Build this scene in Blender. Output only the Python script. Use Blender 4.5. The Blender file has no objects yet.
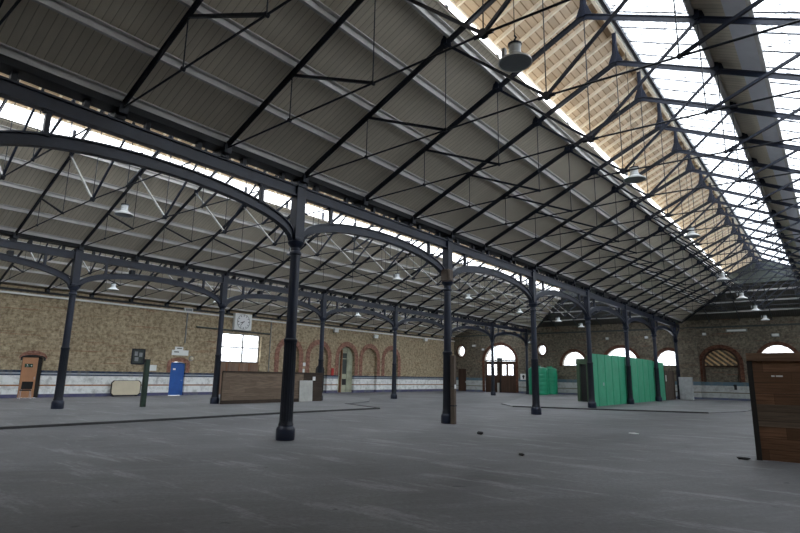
import bpy, bmesh, math, random
from mathutils import Vector, Matrix
from mathutils.geometry import tessellate_polygon
random.seed(7)
SC = bpy.context.scene
COL = SC.collection

# ------------------------------------------------------------------ layout
CAMH = 1.6
XA, XB, XW, XR = -10.93, -25.16, -35.6, 3.25      # near row, second row, left wall, right wall
Y0C, BAY = 9.2555, 7.287                          # first column, column spacing
ST = BAY / 3.0                                    # truss spacing
YN, YF = -6.5, 55.29                              # near wall, far wall
SL = 0.4701
ZF = 6.81                                         # truss foot
PLAT = 0.05

# ------------------------------------------------------------------ materials
def new_mat(name):
    m = bpy.data.materials.new(name); m.use_nodes = True
    nt = m.node_tree
    b = nt.nodes['Principled BSDF']
    return m, nt, b

def N(nt, t, **kw):
    n = nt.nodes.new(t)
    for k, v in kw.items():
        if k.startswith('i_'):
            n.inputs[k[2:].replace('_', ' ')].default_value = v
        else:
            setattr(n, k, v)
    return n

def world_pos(nt):
    g = N(nt, 'ShaderNodeNewGeometry')
    return g.outputs['Position']

def ramp(nt, fac, stops, interp='LINEAR'):
    r = N(nt, 'ShaderNodeValToRGB')
    cr = r.color_ramp; cr.interpolation = interp
    while len(cr.elements) > 1: cr.elements.remove(cr.elements[-1])
    for i, (p, c) in enumerate(stops):
        e = cr.elements[0] if i == 0 else cr.elements.new(p)
        e.position = p; e.color = (*c, 1) if len(c) == 3 else c
    nt.links.new(fac, r.inputs['Fac'])
    return r.outputs['Color']

def mapping(nt, vec, scale=(1, 1, 1), rot=(0, 0, 0), loc=(0, 0, 0)):
    m = N(nt, 'ShaderNodeMapping')
    m.inputs['Scale'].default_value = scale; m.inputs['Rotation'].default_value = rot; m.inputs['Location'].default_value = loc
    nt.links.new(vec, m.inputs['Vector'])
    return m.outputs['Vector']

def noise(nt, vec, scale=5, detail=4, rough=.6):
    n = N(nt, 'ShaderNodeTexNoise'); n.inputs['Scale'].default_value = scale
    n.inputs['Detail'].default_value = detail; n.inputs['Roughness'].default_value = rough
    nt.links.new(vec, n.inputs['Vector'])
    return n.outputs['Fac']

def mix(nt, fac, a, b, mode='MIX'):
    m = N(nt, 'ShaderNodeMix', data_type='RGBA', blend_type=mode)
    if hasattr(fac, 'default_value') or hasattr(fac, 'links'): nt.links.new(fac, m.inputs[0])
    else: m.inputs[0].default_value = fac
    for s, v in ((6, a), (7, b)):
        if isinstance(v, (tuple, list)): m.inputs[s].default_value = (*v[:3], 1)
        else: nt.links.new(v, m.inputs[s])
    return m.outputs[2]

def math_n(nt, op, a, b=None, c=None):
    m = N(nt, 'ShaderNodeMath', operation=op)
    for i, v in enumerate((a, b, c)):
        if v is None: continue
        if isinstance(v, (int, float)): m.inputs[i].default_value = v
        else: nt.links.new(v, m.inputs[i])
    return m.outputs[0]

def bump(nt, b, height, strength=.3, dist=.02):
    n = N(nt, 'ShaderNodeBump'); n.inputs['Strength'].default_value = strength; n.inputs['Distance'].default_value = dist
    nt.links.new(height, n.inputs['Height']); nt.links.new(n.outputs[0], b.inputs['Normal'])

def plain(name, col, rough=.6, metal=0., var=.25, scale=3., spec=.5):
    """a base colour with a mild blotchy wear pattern"""
    m, nt, b = new_mat(name)
    tc = N(nt, 'ShaderNodeTexCoord')
    f = noise(nt, tc.outputs['Object'], scale, 5)
    lo = tuple(c * (1 - var) for c in col); hi = tuple(min(1, c * (1 + var)) for c in col)
    nt.links.new(ramp(nt, f, [(.3, lo), (.7, hi)]), b.inputs['Base Color'])
    b.inputs['Roughness'].default_value = rough; b.inputs['Metallic'].default_value = metal
    b.inputs['Specular IOR Level'].default_value = spec
    return m

def sep(nt, v):
    s = N(nt, 'ShaderNodeSeparateXYZ'); nt.links.new(v, s.inputs[0]); return s.outputs

def comb(nt, x, y, z=0.):
    c = N(nt, 'ShaderNodeCombineXYZ')
    for i, v in enumerate((x, y, z)):
        if isinstance(v, (int, float)): c.inputs[i].default_value = v
        else: nt.links.new(v, c.inputs[i])
    return c.outputs[0]

def m_boards(name, axis, width, col, groove, rough=.7, var=.15, gw=.12):
    """boards with dark grooves every `width` m along world axis (0=x,1=y,2=z)"""
    m, nt, b = new_mat(name)
    p = world_pos(nt); s = sep(nt, p)
    t = math_n(nt, 'DIVIDE', s[axis], width)
    fr = math_n(nt, 'FRACT', t)
    g = ramp(nt, fr, [(0, (0, 0, 0)), (gw * .5, (0, 0, 0)), (gw, (1, 1, 1)), (1 - gw * .3, (1, 1, 1)), (1, (0, 0, 0))])
    wn = N(nt, 'ShaderNodeTexWhiteNoise', noise_dimensions='1D'); nt.links.new(math_n(nt, 'FLOOR', t), wn.inputs['W'])
    tone = ramp(nt, wn.outputs['Value'], [(0, tuple(c * (1 - var) for c in col)), (1, tuple(c * (1 + var) for c in col))])
    sc = [1.2, 1.2, 1.2]; sc[axis] = 6
    f = noise(nt, mapping(nt, p, tuple(sc)), 1.4, 5)
    tone = mix(nt, f, tone, tuple(c * .72 for c in col))
    out = mix(nt, g, groove, tone)
    nt.links.new(out, b.inputs['Base Color']); b.inputs['Roughness'].default_value = rough
    b.inputs['Specular IOR Level'].default_value = .2
    bump(nt, b, g, .35, .01)
    return m

def m_planks(name, col, axis=2, width=.16, uaxis=1, length=2.4, var=.45, rough=.75, dark=.3):
    """wood planks stacked along `axis`, grain along `uaxis`"""
    m, nt, b = new_mat(name)
    p = world_pos(nt); s = sep(nt, p)
    t = math_n(nt, 'DIVIDE', s[axis], width); row = math_n(nt, 'FLOOR', t); fr = math_n(nt, 'FRACT', t)
    u = math_n(nt, 'ADD', math_n(nt, 'DIVIDE', s[uaxis], length), math_n(nt, 'MULTIPLY', row, .37))
    ub = math_n(nt, 'FLOOR', u); uf = math_n(nt, 'FRACT', u)
    wn = N(nt, 'ShaderNodeTexWhiteNoise', noise_dimensions='2D'); nt.links.new(comb(nt, row, ub), wn.inputs['Vector'])
    tone = ramp(nt, wn.outputs['Value'], [(0, tuple(c * (1 - var) for c in col)), (1, tuple(c * (1 + var) for c in col))])
    sc = [.8, .8, .8]; sc[axis] = 14
    f = noise(nt, mapping(nt, p, tuple(sc)), 2.2, 6, .65)
    tone = mix(nt, ramp(nt, f, [(.35, (1, 1, 1)), (.7, (0, 0, 0))]), tuple(c * .5 for c in col), tone)
    g = ramp(nt, fr, [(0, (0, 0, 0)), (.05, (1, 1, 1)), (.97, (1, 1, 1)), (1, (0, 0, 0))])
    g2 = ramp(nt, uf, [(0, (0, 0, 0)), (.006, (1, 1, 1)), (1, (1, 1, 1))])
    out = mix(nt, math_n(nt, 'MULTIPLY', g, g2), tuple(c * dark for c in col), tone)
    nt.links.new(out, b.inputs['Base Color']); b.inputs['Roughness'].default_value = rough
    b.inputs['Specular IOR Level'].default_value = .25
    bump(nt, b, f, .25, .01)
    return m

def m_brick(name, uaxis, c1, c2, mortar, dado=None, soot=.5):
    m, nt, b = new_mat(name)
    p = world_pos(nt); s = sep(nt, p)
    uv = comb(nt, s[uaxis], s[2])
    br = N(nt, 'ShaderNodeTexBrick'); br.offset = .5
    nt.links.new(uv, br.inputs['Vector'])
    br.inputs['Color1'].default_value = (*c1, 1); br.inputs['Color2'].default_value = (*c2, 1); br.inputs['Mortar'].default_value = (*mortar, 1)
    br.inputs['Scale'].default_value = 1.; br.inputs['Brick Width'].default_value = .23; br.inputs['Row Height'].default_value = .08
    br.inputs['Mortar Size'].default_value = .008; br.inputs['Bias'].default_value = -.1
    big = noise(nt, mapping(nt, p, (.5, .5, .9)), 1.1, 6, .7)
    med = noise(nt, p, 4.5, 6, .8)
    col = mix(nt, ramp(nt, med, [(.36, (0, 0, 0)), (.6, (1, 1, 1))]), tuple(c * .42 for c in c2), br.outputs['Color'])
    col = mix(nt, math_n(nt, 'MULTIPLY', ramp(nt, big, [(.4, (0, 0, 0)), (.7, (1, 1, 1))]), soot), col, tuple(c * .5 for c in c2))
    # thin reddish courses
    rb = ramp(nt, noise(nt, mapping(nt, p, (.25, .25, 7)), 1.3, 3), [(.6, (0, 0, 0)), (.68, (1, 1, 1))])
    col = mix(nt, math_n(nt, 'MULTIPLY', rb, .45), col, (.24, .085, .045))
    if dado:
        z = s[2]
        zz = math_n(nt, 'DIVIDE', z, 3.0)
        band = ramp(nt, zz, dado, 'CONSTANT')
        dirt = noise(nt, p, 2.3, 6, .75)
        band = mix(nt, ramp(nt, dirt, [(.46, (0, 0, 0)), (.66, (.6, .6, .6))]), band, (.2, .2, .18))
        col = mix(nt, ramp(nt, zz, [(0, (0, 0, 0)), (1.56 / 3, (1, 1, 1))], 'CONSTANT'), band, col)
    nt.links.new(col, b.inputs['Base Color']); b.inputs['Roughness'].default_value = .85
    b.inputs['Specular IOR Level'].default_value = .2
    bump(nt, b, br.outputs['Fac'], .3, -.01)
    return m

WHT = (.80, .81, .79)
DADO_L = [(0, (.09, .09, .17)), (.24 / 3, WHT), (.68 / 3, (.33, .15, .06)), (.77 / 3, WHT), (1.27 / 3, (.03, .05, .10)), (1.35 / 3, (.35, .38, .42)), (1.44 / 3, (.025, .04, .08)), (1.56 / 3, (0, 0, 0))]
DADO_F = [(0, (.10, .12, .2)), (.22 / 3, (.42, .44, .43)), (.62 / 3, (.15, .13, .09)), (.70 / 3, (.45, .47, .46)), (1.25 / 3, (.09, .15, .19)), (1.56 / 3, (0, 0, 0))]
M = {}
M['brick_left'] = m_brick('yellow_brick', 1, (.56, .455, .29), (.40, .305, .185), (.42, .37, .29), DADO_L, .25)
M['brick_far'] = m_brick('dim_sooty_brick', 0, (.29, .25, .185), (.165, .142, .108), (.2, .18, .145), DADO_F, .55)  # soot, plus brick tones darkened for the weaker light at this end
M['brick_side'] = m_brick('side_brick', 1, (.26, .2, .12), (.16, .12, .075), (.2, .18, .14), None, .5)
M['red_brick'] = m_brick('red_brick', 1, (.42, .20, .14), (.30, .14, .10), (.34, .25, .2), None, .25)
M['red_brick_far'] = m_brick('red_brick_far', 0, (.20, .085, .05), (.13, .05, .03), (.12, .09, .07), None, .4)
M['iron'] = plain('navy_iron', (.008, .0135, .031), .42, 0., .3, 2.5, .5)
M['iron_black'] = plain('black_iron', (.008, .011, .019), .5, 0., .3, 2.5, .4)
M['lit_strut'] = plain('lit_strut_grey', (.33, .33, .32), .5, 0., .15)
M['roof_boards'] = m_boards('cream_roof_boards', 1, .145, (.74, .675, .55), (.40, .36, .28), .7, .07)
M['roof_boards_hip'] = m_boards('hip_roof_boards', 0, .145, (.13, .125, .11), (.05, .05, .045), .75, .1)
M['purlin_paint'] = plain('cream_purlin_paint', (.56, .55, .53), .6, 0., .08)
M['lantern_boards'] = m_boards('lantern_slat_boards', 0, .17, (.60, .47, .34), (.27, .19, .12), .8, .3, .16)
M['pale_timber'] = plain('pale_timber', (.76, .68, .56), .7, 0., .12, 4)
M['white_trim'] = plain('white_trim', (.7, .7, .66), .6, 0., .08)
M['lit_half_grey'] = plain('lit_half_paint', (.66, .68, .74), .6, 0., .06)
M['gutter'] = plain('black_gutter', (.008, .009, .011), .6, 0., .3)
M['planks_brown'] = m_planks('brown_hoarding_planks', (.21, .11, .062), 2, .2275, 0, 1.3, .4)
M['planks_cap'] = m_planks('lighter_cap_plank', (.21, .125, .075), 2, .4, 0, 2.1, .15)
M['planks_left'] = m_planks('weathered_hoarding_planks', (.19, .14, .10), 2, .2, 1, 2.6, .22)
M['planks_dark'] = m_planks('dark_skirting_planks', (.06, .043, .032), 2, .3, 1, 2.6, .2)
M['planks_vert'] = m_planks('grey_brown_upright_planks', (.13, .10, .08), 1, .2, 2, 9, .25)
M['door_wood'] = m_planks('dark_door_wood', (.075, .042, .028), 0, .2, 2, 9, .25)
M['door_wood_side'] = m_planks('brown_shutter_wood', (.26, .17, .12), 1, .25, 2, 9, .25)
M['post_wood'] = m_planks('brown_post_wood', (.15, .115, .09), 0, .5, 2, 9, .2)
M['green_sheet'] = plain('green_sheet_paint', (.045, .34, .19), .45, 0., .14, 1.6)
M['green_paint'] = plain('faded_green_paint', (.045, .085, .045), .6, 0., .25)
M['green_tank'] = plain('green_tank_plastic', (.012, .27, .14), .4, 0., .12)
M['dark_green'] = plain('dark_green_paint', (.015, .035, .022), .5, 0., .25)
M['black'] = plain('black_paint', (.008, .008, .008), .7, 0., .2)
M['dark_reveal'] = plain('dark_reveal', (.02, .017, .014), .8)
M['orange_door'] = plain('orange_brown_door_paint', (.40, .195, .095), .5, 0., .08)
M['blue_door'] = plain('blue_door_paint', (.022, .10, .36), .4, 0., .1)
M['cream'] = plain('cream_laminate', (.62, .55, .40), .45, 0., .05)
M['white'] = plain('white_enamel', (.75, .76, .74), .4, 0., .04)
M['grey_panel'] = plain('grey_panel', (.42, .42, .39), .6, 0., .15)
M['pale_cabinet'] = plain('pale_cabinet', (.40, .42, .42), .5, 0., .2)
M['lamp_shade'] = plain('grey_white_lamp_shade', (.52, .54, .54), .45, 0., .08)
M['lamp_lens'] = plain('dull_lamp_lens', (.17, .19, .205), .35, 0., .08)
M['steel'] = plain('brushed_steel', (.45, .46, .48), .35, .8, .1)
M['pipe_grey'] = plain('grey_pipe_paint', (.22, .23, .23), .5)
M['red'] = plain('red_enamel', (.45, .02, .02), .5)
M['sign_green'] = plain('dark_green_sign', (.01, .05, .025), .5)
M['sign_white'] = plain('white_lettering', (.8, .8, .8), .5, 0., .02)
M['stone'] = plain('dark_rubble', (.02, .02, .02), .8)
M['plaster'] = plain('stained_plaster', (.36, .37, .27), .85, 0., .35, 1.2)
M['rust'] = plain('rusty_brown_frame', (.22, .10, .05), .8)
M['box_brown'] = plain('weathered_box_paint', (.13, .10, .08), .8)
M['pinboard'] = plain('dark_pinboard', (.035, .045, .04), .6)
M['slat'] = plain('pale_slat_wood', (.60, .40, .2), .7)
M['outside_brick'] = plain('pale_concrete', (.3, .3, .28), .8)

def m_floor(name, tint, light):
    m, nt, b = new_mat(name)
    p = world_pos(nt)
    warp = noise(nt, p, .35, 3)
    pr = mapping(nt, p, (1, 1, 1), (0, 0, math.radians(35)))
    big = noise(nt, pr, .28, 6, .62)
    streak = noise(nt, mapping(nt, pr, (1.5, .28, 1)), 1.4, 7, .72)
    fine = noise(nt, p, 16, 6, .75)
    sc2 = noise(nt, mapping(nt, p, (.22, 1.1, 1), (0, 0, .3)), 1.6, 8, .75)
    col = ramp(nt, big, [(.3, tuple(c * .6 for c in tint)), (.5, tint), (.68, tuple(c * 1.4 for c in tint))])
    col = mix(nt, ramp(nt, streak, [(.48, (0, 0, 0)), (.64, (.5, .5, .5))]), col, light)
    col = mix(nt, ramp(nt, sc2, [(.54, (0, 0, 0)), (.62, (.5, .5, .5))]), col, tuple(c * 1.25 for c in light))
    col = mix(nt, ramp(nt, fine, [(.35, (.55, .55, .55)), (.65, (0, 0, 0))]), col, tuple(c * .5 for c in tint))
    spots = noise(nt, p, 2.7, 3, .5)
    col = mix(nt, ramp(nt, spots, [(.70, (0, 0, 0)), (.76, (.75, .75, .75))]), col, (.02, .02, .02))
    nt.links.new(col, b.inputs['Base Color'])
    nt.links.new(ramp(nt, streak, [(.3, (.5, .5, .5)), (.8, (.8, .8, .8))]), b.inputs['Roughness'])
    b.inputs['Specular IOR Level'].default_value = .4
    bump(nt, b, fine, .25, .01)
    return m
M['floor'] = m_floor('scuffed_asphalt', (.122, .124, .130), (.27, .274, .285))
M['platform'] = m_floor('worn_concrete', (.17, .172, .178), (.32, .325, .34))
M['kerb'] = plain('dark_kerb', (.035, .035, .036), .8)

def m_glazing(name, clear, col, dirt):
    m = bpy.data.materials.new(name); m.use_nodes = True
    nt = m.node_tree; nt.nodes.remove(nt.nodes['Principled BSDF'])
    out = nt.nodes['Material Output']
    tr = N(nt, 'ShaderNodeBsdfTransparent'); tl = N(nt, 'ShaderNodeBsdfTranslucent'); gl = N(nt, 'ShaderNodeBsdfGlossy')
    p = world_pos(nt)
    d = noise(nt, mapping(nt, p, (1, 2.6, 1)), 5.0, 9, .85)
    sp = ramp(nt, d, [(.515, col), (.55, tuple(c * .45 for c in col)), (.59, tuple(c * dirt for c in col)), (.65, tuple(c * dirt * .4 for c in col))])
    nt.links.new(sp, tr.inputs['Color'])
    nt.links.new(sp, tl.inputs['Color'])
    gl.inputs['Roughness'].default_value = .15
    a = N(nt, 'ShaderNodeMixShader'); a.inputs[0].default_value = clear
    nt.links.new(tl.outputs[0], a.inputs[1]); nt.links.new(tr.outputs[0], a.inputs[2])
    b = N(nt, 'ShaderNodeMixShader'); b.inputs[0].default_value = .04
    nt.links.new(a.outputs[0], b.inputs[1]); nt.links.new(gl.outputs[0], b.inputs[2])
    nt.links.new(b.outputs[0], out.inputs['Surface'])
    return m
M['glazing'] = m_glazing('translucent_roof_glazing', .72, (.93, .95, .97), .10)
M['window_glass'] = m_glazing('dusty_window_glass', .9, (.95, .96, .97), .6)

# ------------------------------------------------------------------ mesh helpers
class MB:
    def __init__(s): s.v = []; s.f = []
    def add(s, vs, fs):
        o = len(s.v); s.v += [tuple(v) for v in vs]; s.f += [tuple(i + o for i in f) for f in fs]
        return s
    def box(s, x0, x1, y0, y1, z0, z1):
        v = [(x, y, z) for x in (x0, x1) for y in (y0, y1) for z in (z0, z1)]
        return s.add(v, [(0, 1, 3, 2), (4, 6, 7, 5), (0, 4, 5, 1), (2, 3, 7, 6), (0, 2, 6, 4), (1, 5, 7, 3)])
    def bar(s, a, b, w, h, up=(0, 0, 1)):
        a = Vector(a); b = Vector(b); d = (b - a).normalized(); up = Vector(up)
        sx = d.cross(up)
        if sx.length < 1e-4: sx = d.cross(Vector((0, 1, 0)))
        sx.normalize(); sy = sx.cross(d)
        v = [p + sx * i * w / 2 + sy * j * h / 2 for p in (a, b) for i, j in ((-1, -1), (1, -1), (1, 1), (-1, 1))]
        return s.add(v, [(3, 2, 1, 0), (4, 5, 6, 7), (0, 1, 5, 4), (1, 2, 6, 5), (2, 3, 7, 6), (3, 0, 4, 7)])
    def tbar(s, a, b, w, h, t=.02, up=(0, 0, 1)):
        """rolled tee section: flange on top, web below"""
        a = Vector(a); b = Vector(b); d = (b - a).normalized(); sx = d.cross(Vector(up)).normalized(); sy = sx.cross(d)
        s.bar(a + sy * (h / 2 - t / 2), b + sy * (h / 2 - t / 2), w, t, up)
        return s.bar(a - sy * t / 2, b - sy * t / 2, w * .3, h - t, up)
    def tube(s, pts, r, n=8, cap=True):
        pts = [Vector(p) for p in pts]; rings = []
        for i, p in enumerate(pts):
            d = ((pts[min(i + 1, len(pts) - 1)] - pts[max(i - 1, 0)])).normalized()
            sx = d.cross(Vector((0, 0, 1)))
            if sx.length < 1e-3: sx = d.cross(Vector((0, 1, 0)))
            sx.normalize(); sy = sx.cross(d)
            rr = r[i] if isinstance(r, (list, tuple)) else r
            rings.append([p + sx * math.cos(2 * math.pi * k / n) * rr + sy * math.sin(2 * math.pi * k / n) * rr for k in range(n)])
        v = [q for g in rings for q in g]; f = []
        for i in range(len(pts) - 1):
            for k in range(n):
                f.append((i * n + k, i * n + (k + 1) % n, (i + 1) * n + (k + 1) % n, (i + 1) * n + k))
        if cap: f += [tuple(range(n - 1, -1, -1)), tuple((len(pts) - 1) * n + k for k in range(n))]
        return s.add(v, f)
    def lathe(s, prof, n=24, c=(0, 0), fl=None):
        """prof: (radius, z); fl: per-ring flute depth"""
        v = []; f = []
        for i, (r, z) in enumerate(prof):
            for k in range(n):
                a = 2 * math.pi * k / n
                rr = r - (fl[i] if fl and k % 2 else 0)
                v.append((c[0] + rr * math.cos(a), c[1] + rr * math.sin(a), z))
        for i in range(len(prof) - 1):
            for k in range(n):
                f.append((i * n + k, i * n + (k + 1) % n, (i + 1) * n + (k + 1) % n, (i + 1) * n + k))
        f += [tuple(range(n - 1, -1, -1)), tuple((len(prof) - 1) * n + k for k in range(n))]
        return s.add(v, f)
    def prism(s, loops, axis, a, b):
        """extrude 2-D loops (outer then holes) between a and b along axis 0/1/2"""
        def P(u, w, t):
            return {0: (t, u, w), 1: (u, t, w), 2: (u, w, t)}[axis]
        flat = [p for l in loops for p in l]
        tri = tessellate_polygon([[Vector((p[0], p[1], 0)) for p in l] for l in loops])
        n = len(flat); v = [P(*p, a) for p in flat] + [P(*p, b) for p in flat]
        f = [tuple(t) for t in tri] + [tuple(n + i for i in reversed(t)) for t in tri]
        o = 0
        for l in loops:
            m = len(l)
            for k in range(m):
                f.append((o + k, o + (k + 1) % m, n + o + (k + 1) % m, n + o + k))
            o += m
        return s.add(v, f)
    def build(s, name, mat, parent=None, smooth=False, bevel=0):
        me = bpy.data.meshes.new(name); me.from_pydata(s.v, [], s.f)
        bm = bmesh.new(); bm.from_mesh(me); bmesh.ops.recalc_face_normals(bm, faces=bm.faces)
        if smooth:
            for f in bm.faces: f.smooth = True
            for e in bm.edges:
                if len(e.link_faces) == 2 and e.calc_face_angle(0) > .6: e.smooth = False
        bm.to_mesh(me); bm.free()
        o = bpy.data.objects.new(name, me); COL.objects.link(o)
        me.materials.append(M[mat] if isinstance(mat, str) else mat)
        if parent is not None: o.parent = parent
        if bevel:
            md = o.modifiers.new('bevel', 'BEVEL'); md.width = bevel; md.segments = 2; md.limit_method = 'ANGLE'
        return o

def tag(o, label=None, cat=None, group=None, kind=None):
    if label: o['label'] = label
    if cat: o['category'] = cat
    if group: o['group'] = group
    if kind: o['kind'] = kind
    return o
def thing(name, label, cat, loc=(0, 0, 0), rz=0, group=None):
    o = bpy.data.objects.new(name, None); COL.objects.link(o); o.empty_display_size = .2
    o.location = loc; o.rotation_euler = (0, 0, rz)
    return tag(o, label, cat, group)
def struct(o, label=None, cat=None): return tag(o, label, cat, None, 'structure')
def dup(root, loc, label, group=None, rz=None):
    def cp(o, par):
        c = o.copy(); COL.objects.link(c); c.parent = par
        for ch in KIDS.get(o.name, ()): cp(ch, c)
        return c
    r = root.copy(); COL.objects.link(r); r.location = loc; r['label'] = label
    if rz is not None: r.rotation_euler = (0, 0, rz)
    if group: r['group'] = group
    for ch in KIDS.get(root.name, ()): cp(ch, r)
    return r
KIDS = {}
def index_kids(root):
    def go(o):
        KIDS[o.name] = [c for c in bpy.data.objects if c.parent == o]
        for c in KIDS[o.name]: go(c)
    go(root)

ORD = ['nearest', 'second', 'third', 'fourth', 'fifth', 'sixth', 'seventh', 'eighth']

# ------------------------------------------------------------------ arcs
def arc_loop(c, hw, z0, spring, rise, n=20, cw=False):
    """opening outline: jambs from z0 to spring then an arc of given rise"""
    pts = [(c - hw, z0), (c + hw, z0)]
    for k in range(n + 1):
        a = math.pi * k / n
        pts.append((c + hw * math.cos(a), spring + rise * math.sin(a)))
    if spring - z0 < 1e-3: pts = pts[2:]
    return pts[::-1] if cw else pts
def circ_loop(c, z, r, n=24, rz=None):
    rz = rz or r
    return [(c + r * math.cos(2 * math.pi * k / n), z + rz * math.sin(2 * math.pi * k / n)) for k in range(n)]
def rect(u0, u1, z0, z1): return [(u0, z0), (u1, z0), (u1, z1), (u0, z1)]
def ring(c, hi, ho, z0, spring, ri, ro, n=24):
    """arch ring outline as one closed loop"""
    o = [(c + ho * math.cos(math.pi * k / n), spring + ro * math.sin(math.pi * k / n)) for k in range(n + 1)]
    i = [(c + hi * math.cos(math.pi * k / n), spring + ri * math.sin(math.pi * k / n)) for k in range(n, -1, -1)]
    if z0 < spring - 1e-3: return [(c + ho, z0)] + o + [(c - ho, z0), (c - hi, z0)] + i + [(c + hi, z0)]
    return o + i

# ================================================================== SETTING
# ---- floor
struct(MB().box(XW - .5, XR + .4, YN - .4, YF + .5, -.3, 0).build('floor', 'floor'), 'dark grey scuffed asphalt floor of the main hall', 'floor')
pl = [(XW, YN), (-18.0, YN), (-17.9, 8), (-18.05, 15), (-17.85, 20.9), (-21.5, 22.4), (-23.0, 26.0), (-26, 29.5), (XW, 31)]
p = MB().prism([pl], 2, 0.001, PLAT).build('floor', 'platform'); struct(p, 'slightly raised lighter concrete floor on the left, between the kerb and the brick wall', 'floor')
pr = [(-14.6, 28.75), (-10.3, 30.2), (-5.4, 32.2), (-4.2, 36), (-4.0, YF), (-24, YF), (-23, 48), (-19, 38), (-16.5, 31)]
p = MB().prism([pr], 2, 0.001, PLAT).build('floor', 'platform'); struct(p, 'slightly raised concrete floor under the green hoarding', 'floor')
def kerb(pts, name, label):
    m = MB()
    for a, b in zip(pts, pts[1:]): m.bar((a[0], a[1], .03), (b[0], b[1], .03), .16, .07)
    struct(m.build(name, 'kerb'), label, 'kerb')
kerb(pl[1:6], 'trim_1', 'dark stone kerb edging the raised floor on the left')
kerb([(-14.6, 28.75), (-10.3, 30.2), (-5.4, 32.2)], 'trim_2', 'kerb coloured dark for its shadow line in front of the green hoarding')  # dark strip drawn where the kerb edge is only a shadow line

# ---- left wall with openings
TH = .45
bigw = (23.46, 27.18)
ARCH = [30.1, 33.45, 37.0, 40.2, 43.5]
holes = [rect(11.02, 12.02, .02, 2.28), arc_loop(20.34, .56, .02, 2.18, .12), rect(bigw[0], bigw[1], .06, 4.58)]
AH = 1.08
for c in ARCH: holes.append(arc_loop(c, AH, .04, 3.12, AH))
holes[0] = arc_loop(11.52, .52, .02, 2.24, .1)
top = [(YN - .3, -.05), (YF + .3, -.05), (YF + .3, 6.2), (YN - .3, 6.2)]
wl = MB().prism([top] + holes, 0, XW - TH, XW).build('wall_left', 'brick_left'); struct(wl, 'long yellow brick wall with white tiled dado on the left', 'wall')
for c in ARCH:
    MB().prism([ring(c, AH, AH + .44, 1.58, 3.12, AH, AH + .44)], 0, XW - .01, XW + .025).build('arch_surround', 'red_brick', wl)
for i, c in enumerate(ARCH):
    if i in (0, 1, 3, 4):
        MB().box(XW - .34, XW - .28, c - AH - .05, c + AH + .05, -.02, 4.3).build('arch_infill', 'brick_left', wl)
MB().prism([ring(20.34, .56, .84, 1.58, 2.18, .12, .42)], 0, XW - .01, XW + .02).build('arch_surround', 'red_brick', wl)
MB().prism([ring(11.52, .52, .7, 2.2, 2.24, .1, .42)], 0, XW - .01, XW + .012).build('arch_surround', 'red_brick', wl)
MB().box(XW, XW + .12, YN, YF, 5.72, 5.83).build('cornice_pipe', 'white_trim', wl)
MB().box(XW, XW + .05, YN, YF, 5.92, 6.05).build('wall_plate', 'gutter', wl)

# orange door, slightly ajar in a dark reveal
d = MB().box(XW - .1, XW - .04, 11.03, 11.80, PLAT, 2.27).build('door_1', 'orange_door', bevel=.008)
struct(d, 'orange-brown door with a small exit sign near the left edge of the brick wall', 'door')
MB().box(XW - .12, XW - .11, 11.0, 12.04, PLAT, 2.34).build('door_reveal', 'dark_reveal', d)
MB().box(XW - .04, XW - .02, 11.70, 11.73, 1.05, 1.2).build('door_handle', 'steel', d)
MB().prism([ring(11.52, .54, .62, 2.1, 2.24, .1, .18)], 0, XW - .02, XW + .03).build('door_frame', 'black', d)
s = MB().box(XW - .04, XW - .025, 11.16, 11.56, 1.72, 1.92).build('exit_sign', 'sign_green', d)
q = MB(); xs = XW - .024
q.prism([circ_loop(11.28, 1.86, .025, 10)], 0, xs, xs + .004)
q.bar((xs, 11.28, 1.84), (xs, 11.30, 1.79), .004, .03, (1, 0, 0)); q.bar((xs, 11.30, 1.79), (xs, 11.25, 1.74), .004, .02, (1, 0, 0)); q.bar((xs, 11.30, 1.79), (xs, 11.35, 1.75), .004, .02, (1, 0, 0)); q.bar((xs, 11.29, 1.83), (xs, 11.35, 1.82), .004, .018, (1, 0, 0))
q.bar((xs, 11.41, 1.82), (xs, 11.51, 1.82), .004, .02, (1, 0, 0)); q.prism([[(11.48, 1.78), (11.53, 1.82), (11.48, 1.86)]], 0, xs, xs + .004)
q.build('exit_symbol', 'sign_white', s)
# blue door
d = MB().prism([arc_loop(20.34, .545, PLAT, 2.16, .12)], 0, XW - .2, XW - .13).build('door_2', 'blue_door'); struct(d, 'bright blue arched door with red brick surround in the left wall', 'door')
MB().box(XW - .13, XW - .118, 20.03, 20.22, 1.74, 1.86).build('door_notice', 'sign_white', d)
MB().tube([(XW - .13, 20.76, 1.05), (XW - .07, 20.76, 1.05), (XW - .07, 20.64, 1.05)], .012).build('door_handle', 'steel', d)
for z in (.5, 1.45):
    MB().box(XW - .135, XW - .122, 19.95, 20.72, z - .28, z + .22).build('door_panel', 'blue_door', d, bevel=.006)
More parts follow.
